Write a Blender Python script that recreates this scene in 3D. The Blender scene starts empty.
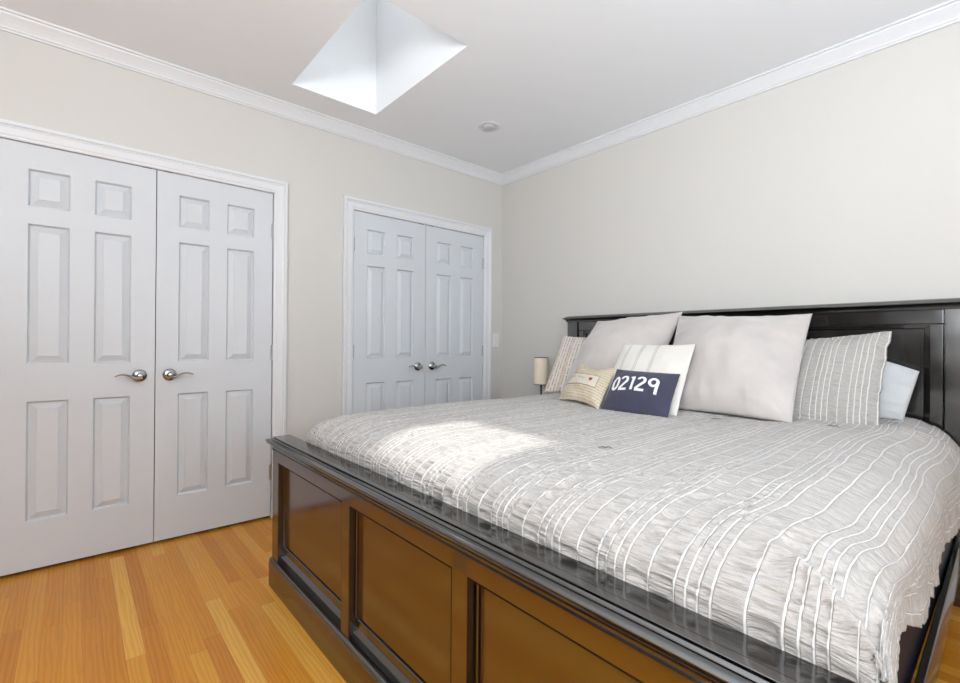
import bpy, math, random
import numpy as np
from mathutils import Vector, Matrix, noise as mnoise

random.seed(3)
SC = bpy.context.scene
COL = SC.collection

# ------------------------------------------------------------------ camera
CAM = (3.0888, -2.9377, 1.1142)
F_PX, YAW, PITCH, ROLL = 467.89, 2.4267, 0.0027, 0.0071
f = np.array([math.cos(PITCH) * math.cos(YAW), math.cos(PITCH) * math.sin(YAW), math.sin(PITCH)])
r = np.array([math.sin(YAW), -math.cos(YAW), 0.0])
u = np.cross(r, f)
r2 = math.cos(ROLL) * r + math.sin(ROLL) * u
u2 = -math.sin(ROLL) * r + math.cos(ROLL) * u
cd = bpy.data.cameras.new('camera')
cd.sensor_fit = 'HORIZONTAL'
cd.sensor_width = 36.0
cd.lens = F_PX * 36.0 / 960.0
cd.clip_start = 0.02
cam = bpy.data.objects.new('camera', cd)
m = Matrix.Identity(4)
for i in range(3):
    m[i][0], m[i][1], m[i][2], m[i][3] = r2[i], u2[i], -f[i], CAM[i]
cam.matrix_world = m
COL.objects.link(cam)
SC.camera = cam

# ------------------------------------------------------------------ view, sky, sun, daylight, added fill
SC.view_settings.view_transform = 'Standard'
SC.view_settings.look = 'None'
SC.view_settings.gamma = 1.0
SC.view_settings.use_curve_mapping = False
SC.view_settings.exposure = 1.04
SC.cycles.caustics_reflective = False

w = bpy.data.worlds.new('sky')
SC.world = w
w.use_nodes = True
bg = w.node_tree.nodes['Background']
bg.inputs[0].default_value = (0.95, 0.98, 1.0, 1)
bg.inputs[1].default_value = 1.3


def light(name, typ, loc, direction, energy, color, size=None, size_y=None, angle=None):
    l = bpy.data.lights.new(name, typ)
    l.energy = energy
    l.color = color
    if typ == 'AREA':
        l.shape = 'RECTANGLE'
        l.size, l.size_y = size, size_y
    if angle is not None:
        l.angle = angle
    o = bpy.data.objects.new(name, l)
    o.location = loc
    o.rotation_euler = Vector(direction).to_track_quat('-Z', 'Y').to_euler()
    COL.objects.link(o)
    return o


light('sun', 'SUN', (-1, 0, 5), (0.46, -0.095, -1.0), 1.7, (1.0, 0.97, 0.92), angle=math.radians(1.8))
light('skylight_daylight', 'AREA', (.775, -1.712, 3.50), (0, 0, -1), .45, (0.95, 0.975, 1.0), .90, .50)
light('added_side_fill', 'AREA', (4.36, -1.9, 1.55), (-1, 0, 1.6), 22, (0.74, 0.86, 1.0), 1.7, 1.25)  # added cool fill at an unseen window, tilted up at the ceiling
light('added_rear_fill', 'AREA', (3.55, -4.70, 1.5), (0, 1, 2.5), 116, (0.925, 0.962, 1.0), 1.2, 1.35)  # main added fill behind the camera, aimed up to brighten the ceiling

# ------------------------------------------------------------------ materials
def mat(name, color=(.8, .8, .8), rough=.5, metal=0., spec=.5, **kw):
    M = bpy.data.materials.new(name)
    M.use_nodes = True
    b = M.node_tree.nodes['Principled BSDF']
    b.inputs['Base Color'].default_value = (*color, 1)
    b.inputs['Roughness'].default_value = rough
    b.inputs['Metallic'].default_value = metal
    b.inputs['Specular IOR Level'].default_value = spec
    for k, v in kw.items():
        b.inputs[k.replace('_', ' ')].default_value = v
    return M


class NT:
    """small helper for node graphs"""
    def __init__(s, M):
        s.t = M.node_tree
        s.b = s.t.nodes['Principled BSDF']

    def n(s, typ, **kw):
        x = s.t.nodes.new(typ)
        for k, v in kw.items():
            setattr(x, k, v)
        return x

    def l(s, a, b):
        s.t.links.new(a, b)

    def put(s, sock, v):
        if hasattr(v, 'is_linked') or hasattr(v, 'links'):
            s.l(v, sock)
        else:
            sock.default_value = v

    def math(s, op, a, b=0.0, c=None):
        x = s.n('ShaderNodeMath', operation=op)
        s.put(x.inputs[0], a)
        s.put(x.inputs[1], b)
        if c is not None:
            s.put(x.inputs[2], c)
        return x.outputs[0]

    def mix(s, fac, a, b):
        x = s.n('ShaderNodeMix', data_type='RGBA')
        s.put(x.inputs[0], fac)
        s.put(x.inputs[6], a)
        s.put(x.inputs[7], b)
        return x.outputs[2]

    def noise(s, vec, scale, detail=3, rough=.5):
        x = s.n('ShaderNodeTexNoise')
        x.inputs['Scale'].default_value = scale
        x.inputs['Detail'].default_value = detail
        x.inputs['Roughness'].default_value = rough
        if vec is not None:
            s.l(vec, x.inputs['Vector'])
        return x.outputs[0]

    def mapping(s, vec, scale=(1, 1, 1), loc=(0, 0, 0)):
        x = s.n('ShaderNodeMapping')
        x.inputs['Scale'].default_value = scale
        x.inputs['Location'].default_value = loc
        s.l(vec, x.inputs['Vector'])
        return x.outputs[0]

    def ramp(s, fac, stops, interp='LINEAR'):
        x = s.n('ShaderNodeValToRGB')
        x.color_ramp.interpolation = interp
        e = x.color_ramp.elements
        while len(e) < len(stops):
            e.new(0.5)
        for el, (p, c) in zip(e, stops):
            el.position = p
            el.color = (*c, 1) if len(c) == 3 else c
        s.l(fac, x.inputs[0])
        return x.outputs[0]

    def bump(s, h, strength=.2, dist=.01):
        x = s.n('ShaderNodeBump')
        x.inputs['Strength'].default_value = strength
        x.inputs['Distance'].default_value = dist
        s.l(h, x.inputs['Height'])
        s.l(x.outputs[0], s.b.inputs['Normal'])
        return x

    def obj(s):
        return s.n('ShaderNodeTexCoord').outputs['Object']

    def uv(s):
        return s.n('ShaderNodeTexCoord').outputs['UV']


def paint(name, color, rough, bump=.03, scale=220):
    M = mat(name, color, rough, spec=.35)
    t = NT(M)
    t.bump(t.noise(t.obj(), scale, 2), bump, .004)
    return M


M_WALL = paint('wall_paint', (.615, .595, .562), .7)
M_CEIL = paint('ceiling_paint', (.835, .852, .872), .8)
M_TRIM = mat('trim_paint', (.70, .705, .72), .38, spec=.4)
M_DOOR = paint('door_paint', (.61, .63, .655), .4, .015, 90)
M_PLATE = mat('switch_plastic', (.75, .74, .70), .35)
M_DARK = mat('closet_dark', (.05, .05, .05), .9)


def metal_mat(name, color, rough):
    M = mat(name, color, rough, metal=1.0)
    t = NT(M)
    nz = t.noise(t.obj(), 160, 2)
    rr = t.ramp(nz, [(.3, (rough * .8,) * 3), (.7, (rough * 1.2,) * 3)])
    t.l(rr, t.b.inputs['Roughness'])
    return M


M_NICKEL = metal_mat('satin_nickel', (.42, .42, .42), .17)
M_STEEL = metal_mat('hinge_steel', (.42, .42, .42), .35)

# hardwood strip floor, planks along X
def floor_mat():
    M = mat('hardwood_strips', (.5, .25, .08), .22, spec=.28)
    t = NT(M)
    o = t.obj()
    sx = t.n('ShaderNodeSeparateXYZ')
    t.l(o, sx.inputs[0])
    X, Y = sx.outputs[0], sx.outputs[1]
    PW, PL = .057, 1.0
    v = t.math('DIVIDE', Y, PW)
    row = t.math('FLOOR', v)
    wn = t.n('ShaderNodeTexWhiteNoise', noise_dimensions='1D')
    t.l(row, wn.inputs['W'])
    ulen = t.math('MULTIPLY_ADD', wn.outputs[0], 7.3, t.math('DIVIDE', X, PL))
    colid = t.math('FLOOR', ulen)
    cx = t.n('ShaderNodeCombineXYZ')
    t.l(row, cx.inputs[0])
    t.l(colid, cx.inputs[1])
    wn2 = t.n('ShaderNodeTexWhiteNoise', noise_dimensions='3D')
    t.l(cx.outputs[0], wn2.inputs[0])
    rnd = wn2.outputs[0]
    base = t.ramp(rnd, [(0, (.52, .19, .018)), (.3, (.57, .222, .021)), (.65, (.62, .260, .026)), (.88, (.67, .315, .040)), (1, (.73, .385, .068))])
    # grain: rings stretched along the plank, offset per plank
    off = t.n('ShaderNodeVectorMath', operation='MULTIPLY_ADD')
    t.l(wn2.outputs[1], off.inputs[0])
    off.inputs[1].default_value = (9, 9, 9)
    t.l(o, off.inputs[2])
    gv = t.mapping(off.outputs[0], (1.6, 16, 1))
    wv = t.n('ShaderNodeTexWave', wave_type='BANDS', bands_direction='Y')
    wv.inputs['Scale'].default_value = 1.3
    wv.inputs['Distortion'].default_value = 9
    wv.inputs['Detail'].default_value = 2.5
    wv.inputs['Detail Scale'].default_value = 1.2
    t.l(gv, wv.inputs['Vector'])
    fine = t.noise(t.mapping(off.outputs[0], (8, 260, 1)), 1.0, 3)
    g = t.math('ADD', t.math('MULTIPLY', wv.outputs[0], .55), t.math('MULTIPLY', fine, .6))
    gc = t.ramp(g, [(.25, (.88, .83, .78)), (.8, (1.05, 1.05, 1.05))])
    mul = t.n('ShaderNodeMix', data_type='RGBA', blend_type='MULTIPLY')
    mul.inputs[0].default_value = .9
    t.l(base, mul.inputs[6])
    t.l(gc, mul.inputs[7])
    # seams
    fv = t.math('FRACT', v)
    seam = t.math('LESS_THAN', t.math('MINIMUM', fv, t.math('SUBTRACT', 1.0, fv)), .009)
    fu = t.math('FRACT', ulen)
    seam2 = t.math('LESS_THAN', fu, .002)
    sm = t.math('MAXIMUM', seam, seam2)
    c = t.mix(t.math('MULTIPLY', sm, .55), mul.outputs[2], (.14, .055, .02, 1))
    t.l(c, t.b.inputs['Base Color'])
    return M


M_FLOOR = floor_mat()


def espresso(name, lo, hi, ior):
    M = mat(name, lo, .14, spec=.5, IOR=ior)
    t = NT(M)
    o = t.obj()
    nz = t.noise(t.mapping(o, (40, 40, 3)), 3, 3)
    t.l(t.ramp(nz, [(.3, lo), (.75, hi)]), t.b.inputs['Base Color'])
    t.l(t.ramp(t.noise(o, 7, 2), [(.3, (.11,) * 3), (.7, (.18,) * 3)]), t.b.inputs['Roughness'])
    return M


M_WOOD = espresso('espresso_lacquer', (.006, .0055, .0055), (.012, .010, .009), 2.3)
M_BROWN = espresso('espresso_floor_reflection', (.050, .0165, .0014), (.072, .025, .0022), 2.3)  # brown stands for the orange floor mirrored in the lacquer


def fabric(name, color, rough=.9, weave=500, bump=.12, sheen=.15, mottled=.12):
    M = mat(name, color, rough, spec=.2)
    M.node_tree.nodes['Principled BSDF'].inputs['Sheen Weight'].default_value = sheen
    t = NT(M)
    nz = t.noise(t.obj(), weave, 2)
    nl = t.noise(t.obj(), 9, 3)
    k = 1 - mottled
    c1 = tuple(x * k for x in color)
    c2 = tuple(min(1, x * (1 + mottled * .7)) for x in color)
    f_ = t.math('ADD', t.math('MULTIPLY', nz, .6), t.math('MULTIPLY', nl, .4))
    t.l(t.ramp(f_, [(.35, c1), (.65, c2)]), t.b.inputs['Base Color'])
    t.bump(nz, bump, .003)
    return M


PERIOD = .152
STRIPE_POS = (.0, .0195, .039, .0585, .105)
ST_W = .0019


def stripe_mat(name, period, positions, half, ground, line, weave=420):
    """white woven stripes on chambray, across UV.x (metres)"""
    M = mat(name, ground, .92, spec=.15)
    t = NT(M)
    M.node_tree.nodes['Principled BSDF'].inputs['Sheen Weight'].default_value = .1
    s = t.n('ShaderNodeSeparateXYZ')
    t.l(t.uv(), s.inputs[0])
    wob = t.math('MULTIPLY_ADD', t.noise(t.mapping(t.uv(), (4, 40, 1)), 1, 1), .0016, s.outputs[0])
    fr = t.math('FRACT', t.math('DIVIDE', wob, period))
    mask = None
    for p in positions:
        d = t.math('ABSOLUTE', t.math('SUBTRACT', fr, (p + .008) / period))
        mr = t.n('ShaderNodeMapRange')
        t.l(d, mr.inputs[0])
        for q_, v_ in zip((1, 2, 3, 4), (half * .6 / period, half * 1.4 / period, 1.0, 0.0)):
            mr.inputs[q_].default_value = v_
        k = mr.outputs[0]
        mask = k if mask is None else t.math('MAXIMUM', mask, k)
    hv = t.mapping(t.uv(), (90, 900, 1))
    nz = t.noise(hv, 1, 3)
    nl = t.noise(t.mapping(t.uv(), (26, 150, 1)), 1, 3)
    ff = t.math('ADD', t.math('MULTIPLY', nz, .5), t.math('MULTIPLY', nl, .5))
    g = t.ramp(ff, [(.34, tuple(x * .66 for x in ground)), (.52, tuple(x * 1.02 for x in ground)), (.7, tuple(x * 1.10 for x in ground))])
    c = t.mix(mask, g, (*line, 1))
    t.l(c, t.b.inputs['Base Color'])
    # fine crosswise crinkle between the stripes
    cr = t.noise(t.mapping(t.uv(), (22, 190, 1)), 1, 2)
    h = t.math('MULTIPLY', cr, t.math('SUBTRACT', 1.0, mask))
    t.bump(h, .8, .008)
    return M


M_COMF = stripe_mat('seersucker_stripe', PERIOD, STRIPE_POS, ST_W, (.475, .447, .425), (.77, .755, .735))
M_SHAM = stripe_mat('sham_stripe', .130, (.0, .020, .040, .060, .095), .0022, (.45, .425, .40), (.74, .72, .69))
M_EURO = fabric('velvet_greige', (.56, .515, .49), .85, 600, .08, .4)
M_PALE = fabric('pale_blue_cotton', (.58, .60, .615), .9, 500, .1)
M_NAVY = fabric('navy_canvas', (.055, .055, .088), .9, 700, .15)
M_WHITE = mat('white_applique', (.86, .86, .86), .85)
M_BOXC = mat('black_satin_cover', (.014, .018, .032), .42, spec=.06)
M_MATT = fabric('mattress_white', (.7, .7, .7))
M_SHADE = fabric('linen_shade', (.92, .80, .62), .9, 300, .2)
M_BLACK = mat('black_metal', (.02, .02, .02), .4, metal=.5)
M_THREAD = mat('dark_thread', (.17, .155, .145), .9)
M_RED = mat('red_print', (.35, .05, .05), .9)
M_INK = mat('brown_ink', (.10, .07, .06), .9)


def glass_mat():
    M = bpy.data.materials.new('window_glass')
    M.use_nodes = True
    nt = M.node_tree
    nt.nodes.clear()
    out = nt.nodes.new('ShaderNodeOutputMaterial')
    mx = nt.nodes.new('ShaderNodeMixShader')
    fr = nt.nodes.new('ShaderNodeFresnel')
    fr.inputs[0].default_value = 1.45
    tr = nt.nodes.new('ShaderNodeBsdfTransparent')
    tr.inputs[0].default_value = (.97, .98, .98, 1)
    gl = nt.nodes.new('ShaderNodeBsdfGlossy')
    gl.inputs['Roughness'].default_value = .02
    nt.links.new(fr.outputs[0], mx.inputs[0])
    nt.links.new(tr.outputs[0], mx.inputs[1])
    nt.links.new(gl.outputs[0], mx.inputs[2])
    nt.links.new(mx.outputs[0], out.inputs[0])
    return M


M_GLASS = glass_mat()


def patterned_mat():
    """woven cream cushion with rows of grey and tan dashes"""
    M = mat('woven_dashes', (.6, .54, .47), .95, spec=.1)
    t = NT(M)
    s = t.n('ShaderNodeSeparateXYZ')
    t.l(t.uv(), s.inputs[0])
    a = t.math('FRACT', t.math('MULTIPLY', s.outputs[0], 48))
    line = t.math('LESS_THAN', a, .36)
    b = t.noise(t.mapping(t.uv(), (48, 95, 1)), 1, 1)
    dash = t.math('GREATER_THAN', b, .47)
    mk = t.math('MULTIPLY', line, dash)
    wide = t.math('LESS_THAN', t.math('FRACT', t.math('MULTIPLY', s.outputs[0], 12)), .25)
    c0 = t.mix(wide, (.68, .62, .55, 1), (.60, .51, .41, 1))
    t.l(t.mix(mk, c0, (.36, .31, .28, 1)), t.b.inputs['Base Color'])
    t.bump(b, .4, .004)
    return M


M_PATT = patterned_mat()


def script_mat():
    """cream cloth printed all over with faint handwriting rows"""
    M = mat('cream_script_print', (.68, .58, .42), .95, spec=.1)
    t = NT(M)
    s = t.n('ShaderNodeSeparateXYZ')
    t.l(t.uv(), s.inputs[0])
    wob = t.math('MULTIPLY_ADD', t.noise(t.mapping(t.uv(), (260, 60, 1)), 1, 2), .011, s.outputs[1])
    fr = t.math('FRACT', t.math('MULTIPLY', wob, 58))
    ln = t.math('LESS_THAN', fr, .28)
    gap = t.math('GREATER_THAN', t.noise(t.mapping(t.uv(), (120, 58, 1)), 1, 1), .44)
    mk = t.math('MULTIPLY', t.math('MULTIPLY', ln, gap), .55)
    nl = t.noise(t.uv(), 9, 3)
    g = t.ramp(nl, [(.3, (.60, .50, .35)), (.7, (.74, .66, .52))])
    t.l(t.mix(mk, g, (.25, .19, .14, 1)), t.b.inputs['Base Color'])
    return M


M_SCRIPT = script_mat()
M_LABEL = fabric('cream_label', (.74, .67, .56), .95, 400, .1)


def striped_linen_mat():
    """off-white linen with three pairs of thin grey-blue stripes"""
    M = mat('offwhite_linen_stripes', (.74, .72, .68), .92, spec=.15)
    t = NT(M)
    s = t.n('ShaderNodeSeparateXYZ')
    t.l(t.uv(), s.inputs[0])
    x = s.outputs[0]
    mask = None
    for p in (.055, .067, .145, .157, .235, .247):
        k = t.math('LESS_THAN', t.math('ABSOLUTE', t.math('SUBTRACT', x, p)), .0024)
        mask = k if mask is None else t.math('MAXIMUM', mask, k)
    band = None
    for p in (.061, .151, .241):
        k = t.math('LESS_THAN', t.math('ABSOLUTE', t.math('SUBTRACT', x, p)), .006)
        band = k if band is None else t.math('MAXIMUM', band, k)
    nz = t.noise(t.mapping(t.uv(), (700, 700, 1)), 1, 2)
    g = t.ramp(nz, [(.3, (.69, .655, .605)), (.7, (.79, .76, .71))])
    g2 = t.mix(t.math('MULTIPLY', band, .22), g, (.45, .45, .48, 1))
    t.l(t.mix(t.math('MULTIPLY', mask, .6), g2, (.42, .38, .36, 1)), t.b.inputs['Base Color'])
    t.bump(nz, .12, .003)
    return M


M_LINEN = striped_linen_mat()

# ------------------------------------------------------------------ mesh helpers
class MB:
    def __init__(s):
        s.v, s.f, s.uv = [], [], []

    def box(s, x0, x1, y0, y1, z0, z1):
        i = len(s.v)
        s.v += [(x0, y0, z0), (x1, y0, z0), (x1, y1, z0), (x0, y1, z0), (x0, y0, z1), (x1, y0, z1), (x1, y1, z1), (x0, y1, z1)]
        s.f += [tuple(i + k for k in q) for q in ((0, 3, 2, 1), (4, 5, 6, 7), (0, 1, 5, 4), (1, 2, 6, 5), (2, 3, 7, 6), (3, 0, 4, 7))]
        return s

    def quad(s, a, b, c, d):
        i = len(s.v)
        s.v += [a, b, c, d]
        s.f.append((i, i + 1, i + 2, i + 3))
        return s

    def rings(s, rings, cap0=True, cap1=True, closed=True):
        """skin between successive rings of equal count"""
        i = len(s.v)
        n = len(rings[0])
        for q in rings:
            s.v += [tuple(p) for p in q]
        for k in range(len(rings) - 1):
            for j in range(n if closed else n - 1):
                a, b = i + k * n + j, i + k * n + (j + 1) % n
                s.f.append((a, b, b + n, a + n))
        if cap0:
            s.f.append(tuple(i + j for j in reversed(range(n))))
        if cap1:
            e = i + (len(rings) - 1) * n
            s.f.append(tuple(e + j for j in range(n)))
        return s

    def lathe(s, prof, centre=(0, 0, 0), n=40, axis='Z'):
        rs = []
        for rad, h in prof:
            ring = []
            for k in range(n):
                a = 2 * math.pi * k / n
                c, d = rad * math.cos(a), rad * math.sin(a)
                p = (c, d, h) if axis == 'Z' else (h, c, d)
                ring.append(tuple(p[q] + centre[q] for q in range(3)))
            rs.append(ring)
        return s.rings(rs)

    def tube(s, pts, rad, n=10, flat=1.0):
        """round bar along a polyline; rad scalar or list; flat squashes it vertically"""
        P = [Vector(p) for p in pts]
        rs = []
        for k, p in enumerate(P):
            d = (P[min(k + 1, len(P) - 1)] - P[max(k - 1, 0)]).normalized()
            up = Vector((0, 0, 1)) if abs(d.z) < .9 else Vector((1, 0, 0))
            a = d.cross(up).normalized()
            b = a.cross(d).normalized()
            q = rad[k] if isinstance(rad, (list, tuple)) else rad
            rs.append([tuple(p + a * (q * math.cos(2 * math.pi * j / n)) + b * (q * flat * math.sin(2 * math.pi * j / n))) for j in range(n)])
        return s.rings(rs)

    def build(s, name, material, parent=None, origin=(0, 0, 0), smooth=False, bevel=0.0):
        me = bpy.data.meshes.new(name)
        ox, oy, oz = origin
        me.from_pydata([(x - ox, y - oy, z - oz) for x, y, z in s.v], [], s.f)
        me.validate()
        me.update()
        import bmesh
        bm = bmesh.new()
        bm.from_mesh(me)
        bmesh.ops.recalc_face_normals(bm, faces=bm.faces)
        bm.to_mesh(me)
        bm.free()
        o = bpy.data.objects.new(name, me)
        me.materials.append(material)
        COL.objects.link(o)
        if parent is not None:
            o.parent = parent
            W = parent_world(parent)
            o.location = (ox - W[0], oy - W[1], oz - W[2])
        else:
            o.location = origin
        if smooth:
            for p in me.polygons:
                p.use_smooth = True
            if smooth == 'auto':
                sharpen(me, 40)
        if bevel:
            b = o.modifiers.new('soft_edges', 'BEVEL')
            b.width = bevel
            b.segments = 2
            b.limit_method = 'ANGLE'
        return o


def sharpen(me, deg):
    import bmesh
    bm = bmesh.new()
    bm.from_mesh(me)
    for e in bm.edges:
        if len(e.link_faces) == 2 and e.calc_face_angle(0) > math.radians(deg):
            e.smooth = False
    bm.to_mesh(me)
    bm.free()


def parent_world(o):
    x = Vector((0, 0, 0))
    while o is not None:
        x += Vector(o.location)
        o = o.parent
    return x


def thing(name, label, cat, loc, group=None):
    o = bpy.data.objects.new(name, None)
    o.empty_display_size = .1
    o.location = loc
    COL.objects.link(o)
    return tag(o, label, cat, group)


def tag(o, label, cat, group=None):
    o['label'] = label
    o['category'] = cat
    o['kind'] = 'thing'
    if group:
        o['group'] = group
    return o


def struct(o, label=None):
    o['kind'] = 'structure'
    if label:
        o['label'] = label
    return o


# ------------------------------------------------------------------ room shell
RX, RY, H = 4.4, -4.8, 2.62       # right/rear extents, ceiling height
D1 = (-3.2120, -2.6016, -1.9937)  # closet pair near the camera: left edge, meeting line, right edge
D2 = (-1.4472, -0.8329, -0.2254)
ZT, ZB = 2.045, 0.017
SK = (0.297, 1.252, -1.985, -1.440)  # skylight opening x0 x1 y0 y1
SKH = 0.90

struct(MB().box(-.7, RX + .12, RY - 2.4, .12, -.12, 0).build('floor', M_FLOOR), 'honey coloured hardwood strip floor')

c = MB()
c.box(-.7, SK[0], RY - .12, .12, H, H + .1).box(SK[1], RX + .12, RY - .12, .12, H, H + .1)
c.box(SK[0], SK[1], RY - .12, SK[2], H, H + .1).box(SK[0], SK[1], SK[3], .12, H, H + .1)
ceiling = struct(c.build('ceiling', M_CEIL), 'white ceiling with a skylight opening')

# closet wall (x = 0) with two openings
g = .006
wl = MB()
o1, o2 = (D1[0] - g, D1[2] + g), (D2[0] - g, D2[2] + g)
zo = ZT + g
wl.box(-.12, 0, RY - .12, o1[0], 0, H).box(-.12, 0, o1[1], o2[0], 0, H).box(-.12, 0, o2[1], .0, 0, H)
wl.box(-.12, 0, o1[0], o1[1], zo, H).box(-.12, 0, o2[0], o2[1], zo, H)
struct(wl.build('wall_left', M_WALL), 'greige wall with two closets')
struct(MB().box(-.7, RX + .12, 0, .12, 0, H).build('wall_right', M_WALL), 'greige wall behind the bed')
struct(MB().box(-.7, -.6, RY - .12, 0, 0, H).box(-.6, -.12, -1.80, -1.70, 0, H).build('wall_closet', M_DARK))
# rear walls; their windows are unseen, added to carry the fill light
W2 = (-2.85, -.95, .9, 2.2)
wb = MB()
wb.box(RX, RX + .12, RY - .12, W2[0], 0, H).box(RX, RX + .12, W2[1], 0, 0, H)
wb.box(RX, RX + .12, W2[0], W2[1], 0, W2[2]).box(RX, RX + .12, W2[0], W2[1], W2[3], H)
struct(wb.build('wall_back', M_WALL))
W3 = (2.95, 4.25, .8, 2.2)
HO = (.85, 2.70, 2.08)   # unseen opening, added so the headboard mirrors a dark space
wf = MB()
wf.box(-.7, HO[0], RY - .12, RY, 0, H).box(HO[1], W3[0], RY - .12, RY, 0, H).box(W3[1], RX, RY - .12, RY, 0, H)
wf.box(HO[0], HO[1], RY - .12, RY, HO[2], H)
wf.box(W3[0], W3[1], RY - .12, RY, 0, W3[2]).box(W3[0], W3[1], RY - .12, RY, W3[3], H)
struct(wf.build('wall_front', M_WALL))
hw = MB()
hw.box(HO[0] - .6, HO[0] - .5, RY - 2.2, RY - .12, 0, 2.4).box(HO[1] + .2, HO[1] + .3, RY - 2.2, RY - .12, 0, 2.4)
hw.box(HO[0] - .6, HO[1] + .3, RY - 2.3, RY - 2.2, 0, 2.4).box(HO[0] - .6, HO[1] + .3, RY - 2.3, RY - .12, 2.4, 2.5)
struct(hw.build('wall_added_dark', paint('added_dark_paint', (.30, .29, .28), .8)))  # dark enclosure added to keep the headboard's reflection dark


def window_x(name, x, y0, y1, z0, z1):
    m_ = MB()
    t = .06
    for a, b, c_, d in ((y0, y0 + t, z0, z1), (y1 - t, y1, z0, z1), (y0 + t, y1 - t, z0, z0 + t), (y0 + t, y1 - t, z1 - t, z1), ((y0 + y1) / 2 - .03, (y0 + y1) / 2 + .03, z0 + t, z1 - t)):
        m_.box(x + .02, x + .09, a, b, c_, d)
    o = struct(m_.build(name, M_TRIM, origin=(x, y0, z0)))
    MB().box(x + .05, x + .056, y0 + t, y1 - t, z0 + t, z1 - t).build('glass', M_GLASS, o, (x, y0, z0))


def window_y(name, y, x0, x1, z0, z1):
    m_ = MB()
    t = .06
    for a, b, c_, d in ((x0, x0 + t, z0, z1), (x1 - t, x1, z0, z1), (x0 + t, x1 - t, z0, z0 + t), (x0 + t, x1 - t, z1 - t, z1), ((x0 + x1) / 2 - .03, (x0 + x1) / 2 + .03, z0 + t, z1 - t)):
        m_.box(a, b, y - .09, y - .02, c_, d)
    o = struct(m_.build(name, M_TRIM, origin=(x0, y, z0)))
    MB().box(x0 + t, x1 - t, y - .056, y - .05, z0 + t, z1 - t).build('glass', M_GLASS, o, (x0, y, z0))


# skylight: plastered light well with a framed pane on top
zt = H + SKH
s = MB()
s.box(SK[0] - .05, SK[0], SK[2] - .05, SK[3] + .05, H + .1, zt).box(SK[1], SK[1] + .05, SK[2] - .05, SK[3] + .05, H + .1, zt)
s.box(SK[0], SK[1], SK[2] - .05, SK[2], H + .1, zt).box(SK[0], SK[1], SK[3], SK[3] + .05, H + .1, zt)
sky = struct(s.build('window_1', M_CEIL, origin=(SK[0], SK[2], H)), 'white skylight well open in the ceiling')
fr = MB()
x0, x1, y0, y1 = SK
fr.box(x0 - .05, x0 + .02, y0 - .05, y1 + .05, zt, zt + .06).box(x1 - .02, x1 + .05, y0 - .05, y1 + .05, zt, zt + .06)
fr.box(x0 + .02, x1 - .02, y0 - .05, y0 + .02, zt, zt + .06).box(x0 + .02, x1 - .02, y1 - .02, y1 + .05, zt, zt + .06)
fr.build('window_frame', M_TRIM, sky, (x0, y0, zt))
MB().box(x0 + .02, x1 - .02, y0 + .02, y1 - .02, zt + .03, zt + .038).build('glass', M_GLASS, sky, (x0, y0, zt))
window_x('added_window_2', RX, *W2)  # unseen window, added to go with the side fill
window_y('added_window_3', RY, *W3)  # likewise added out of view, for the rear fill

# crown moulding, mitred round the room. profile: (offset from wall, drop below ceiling)
CR = [(0, .077), (.010, .077), (.012, .070), (.018, .066), (.020, .058), (.030, .044), (.044, .028), (.054, .018), (.056, .010), (.066, .008), (.068, 0), (0, 0)]


def crown(name, a, b, ina, inb, inward):
    """a,b wall ends; ina/inb signs of the along-wall mitre; inward the normal"""
    A, B, N = Vector((*a, 0)), Vector((*b, 0)), Vector((*inward, 0))
    T = (B - A).normalized()
    ra, rb = [], []
    for o_, d in CR:
        pa = A + N * o_ + T * o_
        pb = B + N * o_ - T * o_
        ra.append((pa.x, pa.y, H - d))
        rb.append((pb.x, pb.y, H - d))
    struct(MB().rings([ra, rb]).build(name, M_TRIM), 'white crown moulding')


crown('trim_1', (0, RY), (0, 0), 1, 1, (1, 0))
crown('trim_2', (0, 0), (RX, 0), 1, 1, (0, -1))
crown('trim_3', (RX, 0), (RX, RY), 1, 1, (-1, 0))
crown('trim_4', (RX, RY), (0, RY), 1, 1, (0, 1))

# baseboards
BBP = [(0, 0), (.016, 0), (.016, .085), (.012, .095), (.010, .108), (.004, .115), (0, .115)]


def baseboard(name, a, b, inward):
    A, B, N = Vector((*a, 0)), Vector((*b, 0)), Vector((*inward, 0))
    mk = lambda P: [tuple(P + N * d + Vector((0, 0, z))) for d, z in BBP]
    return MB().rings([mk(A), mk(B)])


CW = .080  # casing width
bbl = baseboard('', (0, RY), (0, D1[0] - g - CW), (1, 0))
for a, b in ((D1[2] + g + CW, D2[0] - g - CW), (D2[2] + g + CW, -.016)):
    q = baseboard('', (0, a), (0, b), (1, 0))
    k = len(bbl.v)
    bbl.v += q.v
    bbl.f += [tuple(i + k for i in f_) for f_ in q.f]
struct(bbl.build('baseboard_left', M_TRIM))
struct(baseboard('', (0, 0), (RX, 0), (0, -1)).build('baseboard_right', M_TRIM))
struct(baseboard('', (RX, -.016), (RX, RY), (-1, 0)).build('baseboard_back', M_TRIM))
struct(baseboard('', (HO[1] + .02, RY), (RX - .016, RY), (0, 1)).build('baseboard_front', M_TRIM))

# door casings: colonial profile (outward offset, projection)
CP = [(0, -.03), (0, .010), (.006, .014), (.014, .015), (.018, .018), (.048, .020), (.056, .024), (.060, .020), (.064, .026), (.078, .026), (.080, .022), (.080, 0), (.004, 0), (.004, -.03)]


def casing(name, ya, yb, zt_, label):
    ya, yb, zt_ = ya - .003, yb + .003, zt_ + .003
    rs = []
    for (y, sy, z, sz) in ((ya, -1, 0, 0), (ya, -1, zt_, 1), (yb, 1, zt_, 1), (yb, 1, 0, 0)):
        rs.append([(d, y + sy * o_, z + sz * o_) for o_, d in CP])
    struct(MB().rings(rs).build(name, M_TRIM), label)


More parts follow.
